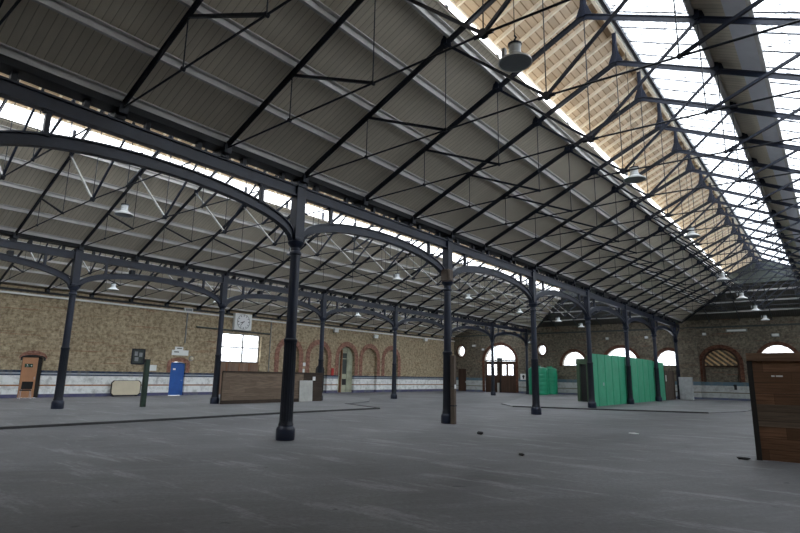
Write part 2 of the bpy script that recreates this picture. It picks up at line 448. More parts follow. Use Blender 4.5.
# big window over boarded doors
def window(name, label, axis, pos, loops, bars, glassd=.02, fr='dark_reveal'):
    w = MB().prism([loops], axis, pos - glassd, pos).build(name, 'window_glass'); struct(w, label, 'window')
    m = MB()
    for a, b, th in bars:
        def P(u, z): return (pos + .0, u, z) if axis == 0 else (u, pos + .0, z)
        m.bar(P(*a), P(*b), th, .05 if False else .06, (1, 0, 0) if axis == 0 else (0, 1, 0)) if abs(a[0] - b[0]) > 1e-6 and abs(a[1] - b[1]) > 1e-6 else m.bar(P(*a), P(*b), th if abs(a[0] - b[0]) > 1e-6 else th, .06, (1, 0, 0) if axis == 0 else (0, 1, 0))
    m.build('window_frame', fr, w)
    return w
y0, y1 = bigw; ym = 25.6
window('window_1', 'large four-pane window glowing white below the wall clock', 0, XW - .25, rect(y0, y1, 2.42, 4.58),
       [((y0 + .03, 2.42), (y0 + .03, 4.58), .06), ((y1 - .03, 2.42), (y1 - .03, 4.58), .06), ((ym, 2.42), (ym, 4.58), .09), ((y0, 3.52), (y1, 3.52), .08), ((y0, 4.55), (y1, 4.55), .08), ((y0, 2.42), (y1, 2.42), .1)])
d = MB().box(XW - .28, XW - .2, y0, y1, PLAT, 2.40).build('door_3', 'door_wood_side'); struct(d, 'brown boarded double doors under the big white window', 'door')
for y in (24.3, 25.4, 26.3): MB().box(XW - .2, XW - .17, y - .04, y + .04, PLAT, 2.40).build('door_batten', 'rust', d)
# arch fills
d = MB().prism([arc_loop(33.9, .5, PLAT, 1.95, .5)], 0, XW - .279, XW - .24).build('door_4', 'black'); struct(d, 'small dark arched doorway inside the second brick arch', 'door')
MB().bar((XW - .23, 33.88, PLAT), (XW - .23, 33.88, 3.9), .05, .05).build('door_post', 'rust', d)
c = ARCH[2]
w = MB().prism([arc_loop(c, AH, .04, 3.12, AH)], 0, XW - .36, XW - .30).build('window_2', 'plaster'); struct(w, 'stained pale green boarded window filling the third brick arch', 'window')
m = MB()
for u in (-.36, .3): m.bar((XW - .27, c + u, .05), (XW - .27, c + u, 4.0), .07, .06)
m.box(XW - .3, XW - .24, c - AH, c + AH, 1.5, 1.56); m.box(XW - .3, XW - .24, c - AH, c + AH, 3.05, 3.12)
m.build('window_frame', 'plaster', w)
MB().bar((XW - .2, c - .62, .05), (XW - .2, c - .5, 3.9), .2, .12).build('rusty_post', 'rust', w)
MB().box(XW - .3, XW - .28, c - .28, c + .25, .7, 1.25).build('dark_vent', 'black', w)
MB().box(XW - .3, XW - .28, c - .28, c + .25, 1.7, 3.6).build('dark_pane', 'pinboard', w)

# ---- far wall
def FP(x, z): return (x, z)
lun = [(-21.05, 1.25, 2.92, 1.42), (-16.4, 1.65, 2.92, 1.74), (-12.1, 1.17, 2.94, 1.40), (-3.75, 1.45, 2.95, 1.73)]
holes = [arc_loop(-29.55, 1.93, .02, 3.45, 1.76)]
for cx, hw, z, r in lun: holes.append(arc_loop(cx, hw, z, z, r)) 
holes += [circ_loop(-34.6, 4.6, .48, 20, .62), circ_loop(-24.5, 4.6, .45, 20, .52), arc_loop(-7.95, 1.42, 1.56, 3.2, 1.3), rect(-35.1, -33.95, .02, 2.55)]
outer = [(XW - .4, -.05), (XR + .3, -.05), (XR + .3, 7.029), (XB + .2, 7.029), (-29.95, 8.85), (XW - .4, 6.15)]
wf = MB().prism([outer] + holes, 1, YF, YF + .5).build('wall_far', 'brick_far'); struct(wf, 'sooty brick end wall, colour darkened for dim light, with arched windows', 'wall')
MB().box(-9.5, -6.4, YF + .3, YF + .36, 1.4, 4.6).build('arch_infill', 'brick_far', wf)
for cx, hw, z, r in lun + [(-29.55, 1.93, 3.45, 1.76), (-7.95, 1.42, 3.2, 1.3)]:
    MB().prism([ring(cx, hw, hw + .3, 0.06 if cx in (-29.55,) else (1.6 if cx == -7.95 else z), z, r, r + .3)], 1, YF - .025, YF + .02).build('arch_surround', 'red_brick_far', wf)
for cx, r, rz in ((-34.6, .48, .62), (-24.5, .45, .52)):
    MB().prism([circ_loop(cx, 4.6, r + .16, 24, rz + .16), circ_loop(cx, 4.6, r, 24, rz)], 1, YF - .025, YF + .02).build('arch_surround', 'red_brick_far', wf)
MB().box(XW, XR, YF - .06, YF, 6.28, 6.42).build('cornice', 'pinboard', wf)
m = MB()
for k in range(9):
    x = -9.2 + k * .36
    m.bar((x, YF + .2, 4.15), (x + 1.0, YF + .2, 3.2), .05, .1, (0, 1, 0))
sl_ = MB()
for k in range(-5, 8):
    a = Vector((-9.35 + k * .52, YF + .22, 4.5)); b = a + Vector((1.9, 0, -1.6))
    def clip(p, q):
        pts = []
        for t in [i / 60 for i in range(61)]:
            w_ = p.lerp(q, t)
            if ((w_.x + 7.95) / 1.4) ** 2 + (max(0, w_.z - 3.2) / 1.28) ** 2 < 1 and w_.z > 2.98: pts.append(w_)
        return (pts[0], pts[-1]) if len(pts) > 1 else None
    r_ = clip(a, b)
    if r_: sl_.bar(r_[0], r_[1], .14, .06, (0, 1, 0))
sl_.build('diagonal_slats', 'slat', wf)
MB().box(-9.36, -6.54, YF + .12, YF + .28, 2.86, 2.98).build('arch_transom', 'door_wood', wf)
MB().prism([ring(-7.95, 1.25, 1.42, 1.56, 3.2, 1.14, 1.3)], 1, YF + .05, YF + .25).build('arch_frame', 'door_wood', wf)
MB().box(XA - .35, XA + 1.35, YF - .5, YF, .0, 6.3).build('wall_pier', 'brick_far', wf)

names = ['left', 'middle', 'right', 'rightmost']
labs = ['half-round bright window in the end wall left of the green hoarding', 'largest half-round bright window above the green hoarding', 'half-round bright window above the brown boards right of the hoarding', 'half-round bright window above the plank screen at the right']
for i, (cx, hw, z, r) in enumerate(lun):
    window('window_%d' % (3 + i), labs[i], 1, YF + .22, arc_loop(cx, hw, z, z, r),
           [((cx - hw, z + .03), (cx + hw, z + .03), .07)])
for i, (cx, hw) in enumerate(((-34.6, .48), (-24.5, .45))):
    window('window_%d' % (7 + i), ['small round window high above the small brown door', 'small round window high above the green tanks'][i], 1, YF + .22, circ_loop(cx, 4.6, hw, 20, hw * 1.2), [((cx, 4.05), (cx, 5.15), .03)])
w = window('window_9', 'large half-round fanlight over the dark double doors', 1, YF + .22, arc_loop(-29.55, 1.93, 3.45, 3.45, 1.76), [((-31.48, 3.5), (-27.62, 3.5), .12), ((-30.2, 3.45), (-30.2, 5.1), .06), ((-28.9, 3.45), (-28.9, 5.1), .06)])
# double doors
pan = [(-31.25, -30.75), (-30.5, -30.0), (-29.35, -28.85), (-28.6, -27.98)]
d = MB().prism([rect(-31.46, -27.64, PLAT * .2, 3.42)] + [rect(a, b, 1.9, 3.08) for a, b in pan], 1, YF + .14, YF + .22).build('door_5', 'door_wood'); struct(d, 'dark brown double doors with four tall upper panes in the end wall', 'door')
for a, b in pan: MB().box(a, b, YF + .18, YF + .19, 1.9, 3.08).build('door_pane', 'window_glass', d)
for a, b in pan: MB().box(a, b, YF + .11, YF + .14, .25, 1.6).build('door_panel', 'door_wood', d, bevel=.01)
MB().box(-29.6, -29.5, YF + .1, YF + .14, .02, 3.42).build('door_meeting_stile', 'black', d)
MB().box(-29.72, -29.6, YF - .35, YF - .05, 0, 1.05).build('door_stop_post', 'grey_panel', d)
MB().box(-29.85, -29.25, YF - .1, YF + .1, 3.42, 3.8).build('door_head_block', 'pinboard', d)
d = MB().box(-35.1, -33.95, YF + .15, YF + .2, .02, 2.55).build('door_6', 'door_wood'); struct(d, 'small plain dark brown door in the end wall under the round window', 'door')
MB().box(-34.15, -34.05, YF + .12, YF + .15, 1.0, 1.12).build('door_handle', 'steel', d)

# ---- right and near walls (beside and behind the camera)
struct(MB().box(XR, XR + .4, YN - .3, YF + .3, -.05, 7.0).build('wall_right', 'brick_side'), 'brick wall closing the main hall on the right', 'wall')
prof = [(XW - .4, -.05), (XR + .3, -.05), (XR + .3, 7.0), (-3.93, 11.6), (XA, 7.0), (-18.04, 11.6), (XB, 7.0), (-30, 8.8), (XW - .4, 6.2)]
struct(MB().prism([prof], 1, YN - .4, YN).build('wall_near', 'brick_side'), 'brick wall behind the camera', 'wall')

# ---- roofs
OFF = .22
LZ = 1.02                 # rise of the lantern roof above the lower slope
def slab(loop2, zf, t=.05):
    """loop2: list of (x,y); zf: z(x,y) for the underside"""
    n = len(loop2)
    v = [(x, y, zf(x, y)) for x, y in loop2] + [(x, y, zf(x, y) + t) for x, y in loop2]
    f = [tuple(range(n)), tuple(range(2 * n - 1, n - 1, -1))] + [(k, (k + 1) % n, n + (k + 1) % n, n + k) for k in range(n)]
    return MB().add(v, f)
def roof(xl, xr, hall, ystart, wi, gs=None):
    gs = ystart if gs is None else gs
    xn = (xl + xr) / 2; half = xn - xl; za = ZF + SL * half
    r2 = xl + half * 2 / 3; r2p = xr - half * 2 / 3
    xe = r2 + .38; xep = r2p - .12
    L = lambda x, y: ZF + OFF + SL * (x - xl)
    R = lambda x, y: ZF + OFF + SL * (xr - x)
    yh = lambda x: YF - (x - xl) if x < xn else YF - (xr - x)
    ye = YF - half * 2 / 3 - .1
    # left boarded slope
    c = slab([(xl - .1, ystart), (xe, ystart), (xe, ye - .3), (xl - .1, YF)], L).build('ceiling', 'roof_boards')
    struct(c, 'cream boarded lower roof slope on the left side of the %s' % hall, 'ceiling')
    for fr in (.0, .0833, .1667, .25, .3333):
        x = xl + .1 + fr * half * 2; z = L(x, 0)
        MB().bar((x, ystart, z - .075), (x, min(yh(x), YF) - .05, z - .075), .07, .15).bar((x + .085, ystart, z - .012), (x + .085, min(yh(x), YF) - .05, z - .012), .09, .024).build('purlin', 'purlin_paint', c)
    MB().box(xe - .05, xe + .0, ystart, ye, L(xe, 0) - .02, L(xe, 0) + .06).build('upstand_board', 'pale_timber', c)
    # lantern, boarded left slope
    LL = lambda x, y: za + LZ + .1 - SL * (xn - x)
    c = slab([(r2 + .1, ystart), (xn, ystart), (xn, ye), (r2 + .1, ye)], LL).build('ceiling', 'lantern_boards')
    struct(c, 'brown slatted timber underside of the raised lantern roof over the %s' % hall, 'ceiling')
    k = 0; y = Y0C - ST * 5 + .3
    m_extra = MB()
    while y < ye:
        if y > ystart:
            a = Vector((r2 + .1, y, LL(r2 + .1, 0) - .05)); b = Vector((xn, y, LL(xn, 0) - .05))
            if k < 100: MB().bar(a, b, .06, .1).build('lantern_rafter', 'pale_timber', c)
            else: m_extra.bar(a, b, .06, .1)
            k += 1
        y += ST / 4
    if m_extra.v: tag(m_extra.build('lantern_rafter', 'pale_timber', c), kind='stuff')
    MB().box(xn - .04, xn + .04, ystart, ye, LL(xn, 0) - .24, LL(xn, 0) + .06).build('ridge_board', 'pale_timber', c)
    MB().box(xn + .05, xn + .09, ystart, ye, LL(xn, 0) - .2, LL(xn, 0) + .1).build('ridge_flashing', 'white_trim', c)
    MB().box(xn + .12, xn + .2, ystart, ye, LL(xn, 0) - .2, LL(xn, 0) + .04).build('ridge_angle', 'iron_black', c)
    MB().box(r2 + .06, r2 + .1, ystart, ye, LL(r2 + .1, 0) - .05, LL(r2 + .1, 0) + .04).build('eaves_board', 'pale_timber', c)
    # lantern, glazed right slope
    RR = lambda x, y: za + LZ + .1 - SL * (x - xn)
    g = slab([(xn + .1, gs), (r2p + .25, gs), (r2p + .25, ye), (xn + .1, ye)], RR, .012).build('window_%d' % wi, 'glazing')
    struct(g, 'long band of white roof glazing on the lantern over the %s' % hall, 'skylight')
    m = MB(); y = Y0C - ST * 6
    while y < ye:
        if y > gs: m.bar((xn + .1, y, RR(xn + .1, 0) - .02), (r2p + .25, y, RR(r2p + .25, 0) - .015), .018, .03)
        y += ST / 3
    m.build('glazing_bars', 'iron_black', g)
    # right slope: boarded upper strip, glazed below
    xb = xr - half * .527
    c = slab([(xep, ystart), (xb, ystart), (xb, YF - (xr - xb)), (xep, ye - .1)], R).build('ceiling', 'roof_boards')
    struct(c, 'dark boarded strip below the lantern on the right roof slope of the %s' % hall, 'ceiling')
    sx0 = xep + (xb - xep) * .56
    slab([(sx0, ystart), (xb - .09, ystart), (xb - .09, YF - (xr - xb)), (sx0, YF - (xr - sx0))], lambda x, y: R(x, y) - .04, .02).build('lit_half_strip', 'lit_half_grey', c)  # added lighter strip, its colour stands in for the lit half of the boards
    for x in (xep + .05, xb - .04):
        MB().bar((x, ystart, R(x, 0) - .06), (x, YF - (xr - x) - .1, R(x, 0) - .06), .075, .13).build('purlin', 'purlin_paint', c)
    MB().box(xep - .03, xep + .03, ystart, ye, R(xep, 0) - .1, R(xep, 0) + .2).build('upstand_board', 'white_trim', c)
    g = slab([(xb, gs), (xr - .9, gs), (xr - .9, YF - .9), (xb, YF - (xr - xb))], R, .012).build('window_%d' % (wi + 1), 'glazing')
    struct(g, 'wide white glazed panel low on the right roof slope of the %s' % hall, 'skylight')
    m = MB(); y = Y0C - ST * 6
    while y < YF - 1:
        if y > gs:
            xe_ = min(xr - .9, xr - .9)
            m.bar((xb, y, R(xb, 0) - .02), (xe_, y, R(xe_, 0) - .015), .018, .03) if y < YF - (xr - xb) else None
        y += ST / 3
    m.build('glazing_bars', 'iron_black', g)
    c = slab([(xr - .9, ystart), (xr + .08, ystart), (xr + .08, YF), (xr - .9, YF - .9)], R).build('ceiling', 'roof_boards')
    struct(c, 'boarded eaves strip at the foot of the right roof slope of the %s' % hall, 'ceiling')
    if gs > ystart + .1:  # unseen boards put in place of near glazing to darken this end
        c = slab([(xn + .1, ystart), (r2p + .25, ystart), (r2p + .25, gs), (xn + .1, gs)], RR).build('ceiling', 'roof_boards'); struct(c, 'unseen lantern roof boards added to cut light over the camera in the %s' % hall, 'ceiling')
        c = slab([(xb, ystart), (xr - .9, ystart), (xr - .9, gs), (xb, gs)], R).build('ceiling', 'roof_boards'); struct(c, 'unseen right slope boards added to cut light beside the camera in the %s' % hall, 'ceiling')
    # hipped end
    Hh = lambda x, y: ZF + OFF + SL * (YF - y)
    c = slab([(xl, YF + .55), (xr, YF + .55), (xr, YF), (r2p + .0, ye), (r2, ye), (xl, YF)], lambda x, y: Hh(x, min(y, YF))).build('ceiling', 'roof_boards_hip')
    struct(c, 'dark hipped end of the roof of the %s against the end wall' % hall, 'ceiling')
    for fr in (.25, .55, .85):
        y = YF - fr * half * 2 / 3; ins = YF - y
        MB().bar((xl + ins, y, Hh(0, y) - .06), (xr - ins, y, Hh(0, y) - .06), .075, .12).build('purlin', 'purlin_paint', c)
    zb = Hh(0, ye)
    MB().prism([[(r2, zb), (r2p, zb), (r2p + .3, zb + .05), (r2p + .3, RR(r2p + .3, 0)), (xn, RR(xn, 0) + .04), (r2 - .0, LL(r2, 0)), (r2, zb + .05)]], 1, ye, ye + .06).build('lantern_end_board', 'pinboard', c)
    # hip frame
    t = thing('hip_frame', 'fan of dark iron hip rafters closing the far end of the %s roof' % hall, 'roof frame', ((xl + xr) / 2, YF, ZF))
    def loc(p): return Vector(p) - t.location
    for sx, a, b in ((1, xl, r2), (-1, xr, r2p)):
        MB().tbar(loc((a, YF - .1, ZF)), loc((b, ye + .1, ZF + SL * (YF - ye - .1))), .09, .14).build('hip_rafter', 'iron_black', t)
    for k in range(1, 6):
        x = xl + k * (xr - xl) / 6
        run = min(x - xl, xr - x, YF - ye)
        MB().tbar(loc((x, YF - .1, ZF)), loc((x, YF - run + .1, ZF + SL * (run - .1))), .08, .12).build('jack_rafter', 'iron_black', t)
    return xn
roof(XA + .1, XA + .1 + 14.0, 'main hall', YN, 10, 8.0)
roof(XB + .1, XA - .1, 'middle hall', YN, 12)
# side hall along the left wall
XN3, ZN3, ZW3 = -29.95, 8.72, 6.15
L3 = lambda x, y: ZW3 + OFF + (ZN3 - ZW3) / (XN3 - XW) * (x - XW)
R3 = lambda x, y: ZF + OFF + (ZN3 - ZF) / (XB - XN3) * (XB - x)
c = slab([(XW - .4, YN), (XN3, YN), (XN3, YF + .2), (XW - .4, YF + .2)], L3).build('ceiling', 'roof_boards'); struct(c, 'cream boarded roof slope above the left brick wall', 'ceiling')
for k in range(5):
    x = XW + .15 + k * 1.15
    MB().bar((x, YN, L3(x, 0) - .06), (x, YF, L3(x, 0) - .06), .075, .13).build('purlin', 'purlin_paint', c)
xg = XN3 + 3.4
g = slab([(XN3, YN), (xg, YN), (xg, YF), (XN3, YF)], R3, .012).build('window_14', 'glazing'); struct(g, 'long roof glazing along the ridge of the side hall', 'skylight')
m = MB(); y = Y0C - ST * 6
while y < YF:
    m.bar((XN3, y, R3(XN3, 0) - .02), (xg, y, R3(xg, 0) - .015), .018, .03); y += ST / 3
m.build('glazing_bars', 'iron_black', g)
c = slab([(xg, YN), (XB + .0, YN), (XB + .0, YF + .2), (xg, YF + .2)], R3).build('ceiling', 'roof_boards'); struct(c, 'boarded lower strip of the side hall roof above the second column row', 'ceiling')
MB().box(XN3 - .04, XN3 + .04, YN, YF, ZN3 + .05, ZN3 + .3).build('ridge_board', 'pale_timber', c)

# ---- gutters above the girders
for x, row in ((XA, 'near'), (XB, 'second')):
    g = thing('valley_gutter', 'black valley gutter running along the top of the %s row of girders' % row, 'gutter', (x, YN, 6.79))
    MB().prism([[(-.2, 0), (.2, 0), (.24, .13), (.2, .13), (.17, .03), (-.17, .03), (-.2, .13), (-.24, .13)]], 1, .02, YF - YN - .05).build('gutter_trough', 'gutter', g)

# ================================================================== ROOF TRUSSES
def truss(F, Nn, G, label, cat='roof truss', lantern=True, pale=False, z3=.15, group=None):
    """truss in the plane y=0 of its own empty placed at the left foot F=(x,z)"""
    t = thing('roof_truss', label, cat, (F[0], 0, F[1]), 0, group)
    def P(x, z): return Vector((x - F[0], 0, z - F[1]))
    A, B, C = P(*F), P(*Nn), P(*G)
    def on(a, b, f): return a.lerp(b, f)
    R = [on(A, B, 1 / 3), on(A, B, 2 / 3)]; R_ = [on(C, B, 1 / 3), on(C, B, 2 / 3)]
    T3 = on(A, C, .5); T3.x = B.x; T3.z += z3
    tA, tC = A + Vector((.05, 0, -.0)), C + Vector((-.05, 0, -.0))
    def under(p, a): 
        f = (p.x - a.x) / (T3.x - a.x); return a.lerp(T3, f)
    T = [under(r, tA) for r in R]; T_ = [under(r, tC) for r in R_]
    MB().tbar(A, B, .085, .13).build('rafter', 'iron_black', t)
    MB().tbar(C, B, .085, .13).build('rafter', 'iron', t)
    MB().tube([tA, T3], .021, 6).build('tie_rod', 'iron_black', t); MB().tube([T3, tC], .021, 6).build('tie_rod', 'iron_black', t)
    for a, b in ((R[0], T[0]), (R[1], T[1]), (B, T3), (R_[1], T_[1]), (R_[0], T_[0])):
        MB().tube([a, b], .0125, 6).build('hanger_rod', 'iron_black', t)
    MB().bar(R[0], T[1], .055, .055, (0, 1, 0)).build('strut', 'iron_black', t)
    o = MB().bar(R[1], T3, .055, .055, (0, 1, 0)).build('strut', 'lit_strut' if pale else 'iron_black', t)  # pale colour stands in for lantern light caught by this strut
    if pale: o['label'] = 'strut coloured pale grey as if lit'
    MB().bar(R_[1], T3, .055, .055, (0, 1, 0)).build('strut', 'iron', t)
    MB().bar(R_[0], T_[1], .055, .055, (0, 1, 0)).build('strut', 'iron', t)
    m = MB().tube([T3 + Vector((0, -.05, 0)), T3 + Vector((0, .05, 0))], .075, 10)
    m.tube([T3 + Vector((-.17, 0, -.01)), T3 + Vector((.17, 0, -.01))], .038, 8)
    m.build('tie_joint', 'iron_black', t)
    for q in T + T_:
        MB().tube([q + Vector((0, -.035, 0)), q + Vector((0, .035, 0))], .04, 8).build('tie_joint', 'iron_black', t)
    if lantern:
        for q, top, w in ((R[1], .98, .30), (B, 1.0, .38), (R_[1], .98, .30)):
            z0 = -.1
            v = [(-w / 2, z0), (w / 2, z0), (w / 2 * .95, .05), (w * .22, .3), (.055, .6), (.05, top), (-.05, top), (-.055, .6), (-w * .22, .3), (-w / 2 * .95, .05)]
            mm = MB().prism([[(q.x + a, q.z + b) for a, b in v]], 1, -.012, .012)
            mm.box(q.x - .045, q.x + .045, -.05, .05, q.z, q.z + top)
            mm.build('lantern_post', 'iron', t)
        top_l = R[1] + Vector((.1, 0, LZ - .02)); top_n = B + Vector((0, 0, LZ - .0)); top_r = R_[1] + Vector((.1, 0, LZ - .05))
    else:
        MB().prism([[(B.x - .3, B.z - .12), (B.x, B.z - .22), (B.x + .3, B.z - .12), (B.x, B.z + .06)]], 1, -.012, .012).build('apex_plate', 'iron', t)
    MB().box(-.12, .16, -.09, .09, -.13, .06).build('foot_shoe', 'iron_black', t)
    MB().box(C.x - .16, C.x + .12, -.09, .09, -.13, .06).build('foot_shoe', 'iron_black', t)
    return t
def where(j, row):
    """j counted from the truss over the nearest column"""
    if j < 0: return '%s before the nearest %s-row column' % (ORD2[-j - 1], row)
    k, r = divmod(j, 3)
    if r == 0: return 'directly over the %s column of the %s row' % (ORD[k], row)
    return '%s beyond the %s column of the %s row' % (ORD2[r - 1], ORD[k], row)
ORD2 = ['first', 'second', 'third', 'fourth', 'fifth']
def trusses(proto_args, kw, hall, row, j0, j1):
    t0 = truss(*proto_args, '', **kw); index_kids(t0)
    x, _, z = t0.location
    for j in range(j0, j1):
        lab = '%s iron roof truss, %s' % (hall, where(j, row))
        y = Y0C + j * ST
        if j == j0: t0.location = (x, y, z); t0['label'] = lab; t0['group'] = 'roof trusses of the ' + hall
        else: dup(t0, (x, y, z), lab)
xn1 = XA + .1 + 7.0
trusses(((XA + .1, ZF), (xn1, ZF + SL * 7), (XA + 14.1, ZF)), dict(group='roof trusses of the main hall'), 'main hall', 'near', -4, 17)
hw = (XA - XB - .2) / 2
trusses(((XB + .1, ZF), (XB + .1 + hw, ZF + SL * hw), (XA - .1, ZF)), dict(pale=True), 'middle hall', 'second', -3, 17)
trusses(((XW + .1, ZW3), (XN3, ZN3), (XB - .1, ZF)), dict(pale=True, lantern=False, z3=.1), 'side hall', 'second', -2, 19)

# ================================================================== COLUMNS AND GIRDERS
def column(label):
    t = thing('iron_column', label, 'column')
    MB().lathe([(.225, 0), (.235, .03), (.235, .25), (.22, .30), (.185, .335), (.185, .37)], 16).build('base', 'iron', t, True)
    MB().lathe([(.19, .36), (.17, .42), (.165, .5), (.155, 2.36), (.16, 2.40), (.172, 2.42), (.172, 2.47), (.15, 2.5)], 32, fl=[0, 0, .018, .018, 0, 0, 0, 0]).build('fluted_shaft', 'iron_black', t, True)
    MB().lathe([(.14, 2.48), (.135, 2.6), (.125, 4.72)], 24).build('upper_shaft', 'iron', t, True)
    MB().lathe([(.125, 4.68), (.16, 4.71), (.16, 4.76), (.13, 4.8), (.13, 4.88), (.17, 4.93), (.215, 4.99), (.22, 5.04), (.18, 5.07), (.18, 5.12)], 24).build('capital', 'iron', t, True)
    MB().box(-.13, .13, -.15, .15, 5.1, 6.7).box(-.16, .16, -.155, .155, 6.55, 6.61).box(-.16, .16, -.17, .17, 5.1, 5.16).build('capital_block', 'iron', t, bevel=.01)
    return t
c0 = column('dark blue cast-iron column'); index_kids(c0)
near_l = ['dark blue iron column nearest the camera, left of centre', 'second near-row iron column, with a brown timber post against its foot', 'third near-row iron column, standing in open floor in front of the green tanks',
          'fourth near-row iron column at the left end of the green hoarding', 'fifth near-row iron column in front of the first joint of the green hoarding', 'sixth near-row iron column at the second joint of the green hoarding', 'seventh near-row iron column beside the pale cabinet']
sec_l = ['leftmost iron column in view, standing on the raised floor before the noticeboard', 'second-row iron column at the left end of the low plank screen', 'second-row iron column at the right end of the low plank screen',
         'second-row iron column in front of the last brick arch', 'second-row iron column hidden behind the near column with the timber post', 'second-row iron column in front of the dark double doors', 'second-row iron column just left of the green tanks']
first = True
for x, labs_, row in ((XA, near_l, 'near'), (XB, sec_l, 'second')):
    for k in range(-1, 7):
        y = Y0C + k * BAY
        z = 0.0
        if row == 'second' and k <= 2: z = PLAT
        if row == 'near' and k >= 3: z = PLAT
        lab = labs_[k] if k >= 0 else 'iron column of the %s row out of view beside the camera' % row
        if first: c0.location = (x, y, z); c0['label'] = lab; c0['group'] = 'cast-iron columns'; first = False
        else:
            o = dup(c0, (x, y, z), lab, 'cast-iron columns')
# arched girder for one bay
def girder():
    t = thing('arched_girder', '', 'girder')
    m = MB(); L = BAY
    e = .155; m.box(-.10, .10, e, L - e, 6.56, 6.60); m.box(-.10, .10, e, L - e, 6.29, 6.33); m.box(-.05, .05, e, L - e, 6.33, 6.56)
    m.build('top_beam', 'iron', t)
    n = 36; h = L / 2 - .16
    def zt(d): return 5.20 + .87 * math.sqrt(max(0, 1 - ((h + .0 - d) / h) ** 2)) if d < h else 6.07
    top = []; bot = []
    for k in range(n + 1):
        a = math.pi * k / n
        y = L / 2 - h * math.cos(a) * 1.0
        top.append((y, 5.27 + .80 * math.sin(a))); bot.append((L / 2 - (h - .0) * math.cos(a) * .985, 5.05 + .76 * math.sin(a)))
    top = [p for p in top]; web = MB(); fl = MB(); 
    for (a, b, c_, d_) in zip(top, top[1:], bot, bot[1:]):
        def cell(mb, p, q, r_, s_, w):
            v = [(-w, *p), (w, *p), (w, *q), (-w, *q), (-w, *r_), (w, *r_), (w, *s_), (-w, *s_)]
            mb.add(v, [(0, 1, 2, 3), (4, 7, 6, 5), (0, 3, 7, 4), (1, 5, 6, 2), (0, 4, 5, 1), (3, 2, 6, 7)])
        off = .035
        def sh(p, q, f): return (p[0] + (q[0] - p[0]) * f, p[1] + (q[1] - p[1]) * f)
        cell(web, a, b, c_, d_, .035)
        cell(fl, a, b, sh(a, c_, .13), sh(b, d_, .13), .085)
        cell(fl, sh(a, c_, .87), sh(b, d_, .87), c_, d_, .085)
    o = web.build('arch_rib', 'iron', t); fl.build('arch_flange', 'iron', o)
    for y in (1.22, L - 1.22):
        d_ = abs(y - L / 2) / h; zb = 5.22 + .80 * math.sqrt(1 - d_ * d_)
        q = MB().box(-.05, .05, y - .045, y + .045, zb, 6.30)
        q.box(-.07, .07, y - .09, y + .09, 6.25, 6.30).box(-.07, .07, y - .09, y + .09, zb, zb + .06)
        q.build('spandrel_post', 'iron', t)
    for k in (1, 2):
        y = k * L / 3
        MB().box(-.14, .14, y - .1, y + .1, 6.60, 6.785).build('bearing_block', 'iron_black', t)
    for k in range(6):
        y = (k + .5) * L / 6
        MB().box(-.06, .06, y - .05, y + .05, 6.60, 6.785).build('gutter_bracket', 'iron_black', t)
    return t
g0 = girder(); index_kids(g0); first = True
for x, row in ((XA, 'near'), (XB, 'second')):
    for k in range(-1, 6):
        if k == -1: lab = 'arched iron girder on the camera side of the nearest %s-row column' % row
        else: lab = 'arched iron girder spanning from the %s to the %s column of the %s row' % (ORD[k], ORD[k + 1], row)
        loc = (x, Y0C + k * BAY, 0)
        if first: g0.location = loc; g0['label'] = lab; g0['group'] = 'arched girders between columns'; first = False
        else: dup(g0, loc, lab, 'arched girders between columns')
    t = thing('end_girder', 'short straight iron girder from the %s-row end column to the end wall' % row, 'girder', (x, Y0C + 6 * BAY, 0))
    LE = YF - Y0C - 6 * BAY - .56
    MB().box(-.10, .10, .16, LE, 6.56, 6.60).box(-.10, .10, .16, LE, 6.29, 6.33).box(-.05, .05, .16, LE, 6.33, 6.56).build('top_beam', 'iron', t)
    MB().bar((0, .2, 5.3), (0, LE - .05, 6.25), .1, .16).build('brace', 'iron', t)
t = thing('end_girder', 'iron girder running back past the camera along the near row', 'girder', (XA, YN, 0))
MB().box(-.10, .10, .02, Y0C - BAY - YN - .17, 6.29, 6.60).build('top_beam', 'iron', t)

# junction box on the second column
t = thing('junction_box', 'rusty brown box fixed to the capital of the second near-row column', 'electrical box', (XA + .2, Y0C + BAY - .34, 5.2))
MB().box(-.17, .17, -.14, .14, -.2, .22).build('box_body', 'box_brown', t, bevel=.02)
MB().box(.17, .19, -.11, .11, -.16, .18).build('box_lid', 'box_brown', t)

# ================================================================== LAMPS
def pendant(cable):
    t = thing('pendant_lamp', '', 'ceiling lamp')
    sh = MB().lathe([(.08, .12), (.13, .13), (.29, .03), (.295, 0), (.285, .0), (.08, .10)], 28).build('shade', 'lamp_shade', t, True)
    MB().lathe([(.0, .006), (.284, .006), (.284, .012), (.0, .012)], 28).build('lens', 'lamp_lens', sh, True)
    MB().lathe([(.13, .12), (.125, .17), (.105, .19), (.105, .32), (.115, .33), (.115, .36), (.05, .37)], 24).build('lamp_housing', 'lamp_shade', t, True)
    hs = [c_ for c_ in bpy.data.objects if c_.parent == t and c_.name.startswith('lamp_housing')][0]
    MB().lathe([(.118, .335), (.125, .345), (.125, .37), (.03, .40)], 24).build('lamp_cap', 'iron_black', hs, True)
    MB().tube([(0, 0, .38), (0, 0, .46), (.03, 0, .5), (0, 0, .54)], .02, 6).build('hook', 'iron_black', t)
    MB().tube([(0, 0, .52), (0, 0, cable)], .008, 5).build('cable', 'black', t)
    MB().box(-.24, -.18, -.04, .04, .18, .36).build('ballast_clip', 'pipe_grey', t)
    return t
LN = ['nearest pendant lamp, large and grey, high in the main hall', 'second pendant lamp back along the main hall ridge', 'third pendant lamp back along the main hall ridge', 'fourth pendant lamp of the main hall, hanging lower than the three before it',
      'fifth pendant lamp of the main hall, in front of the dark hipped end', 'sixth pendant lamp of the main hall, in front of the dark hipped end', 'seventh and farthest pendant lamp of the main hall, low before the end wall']
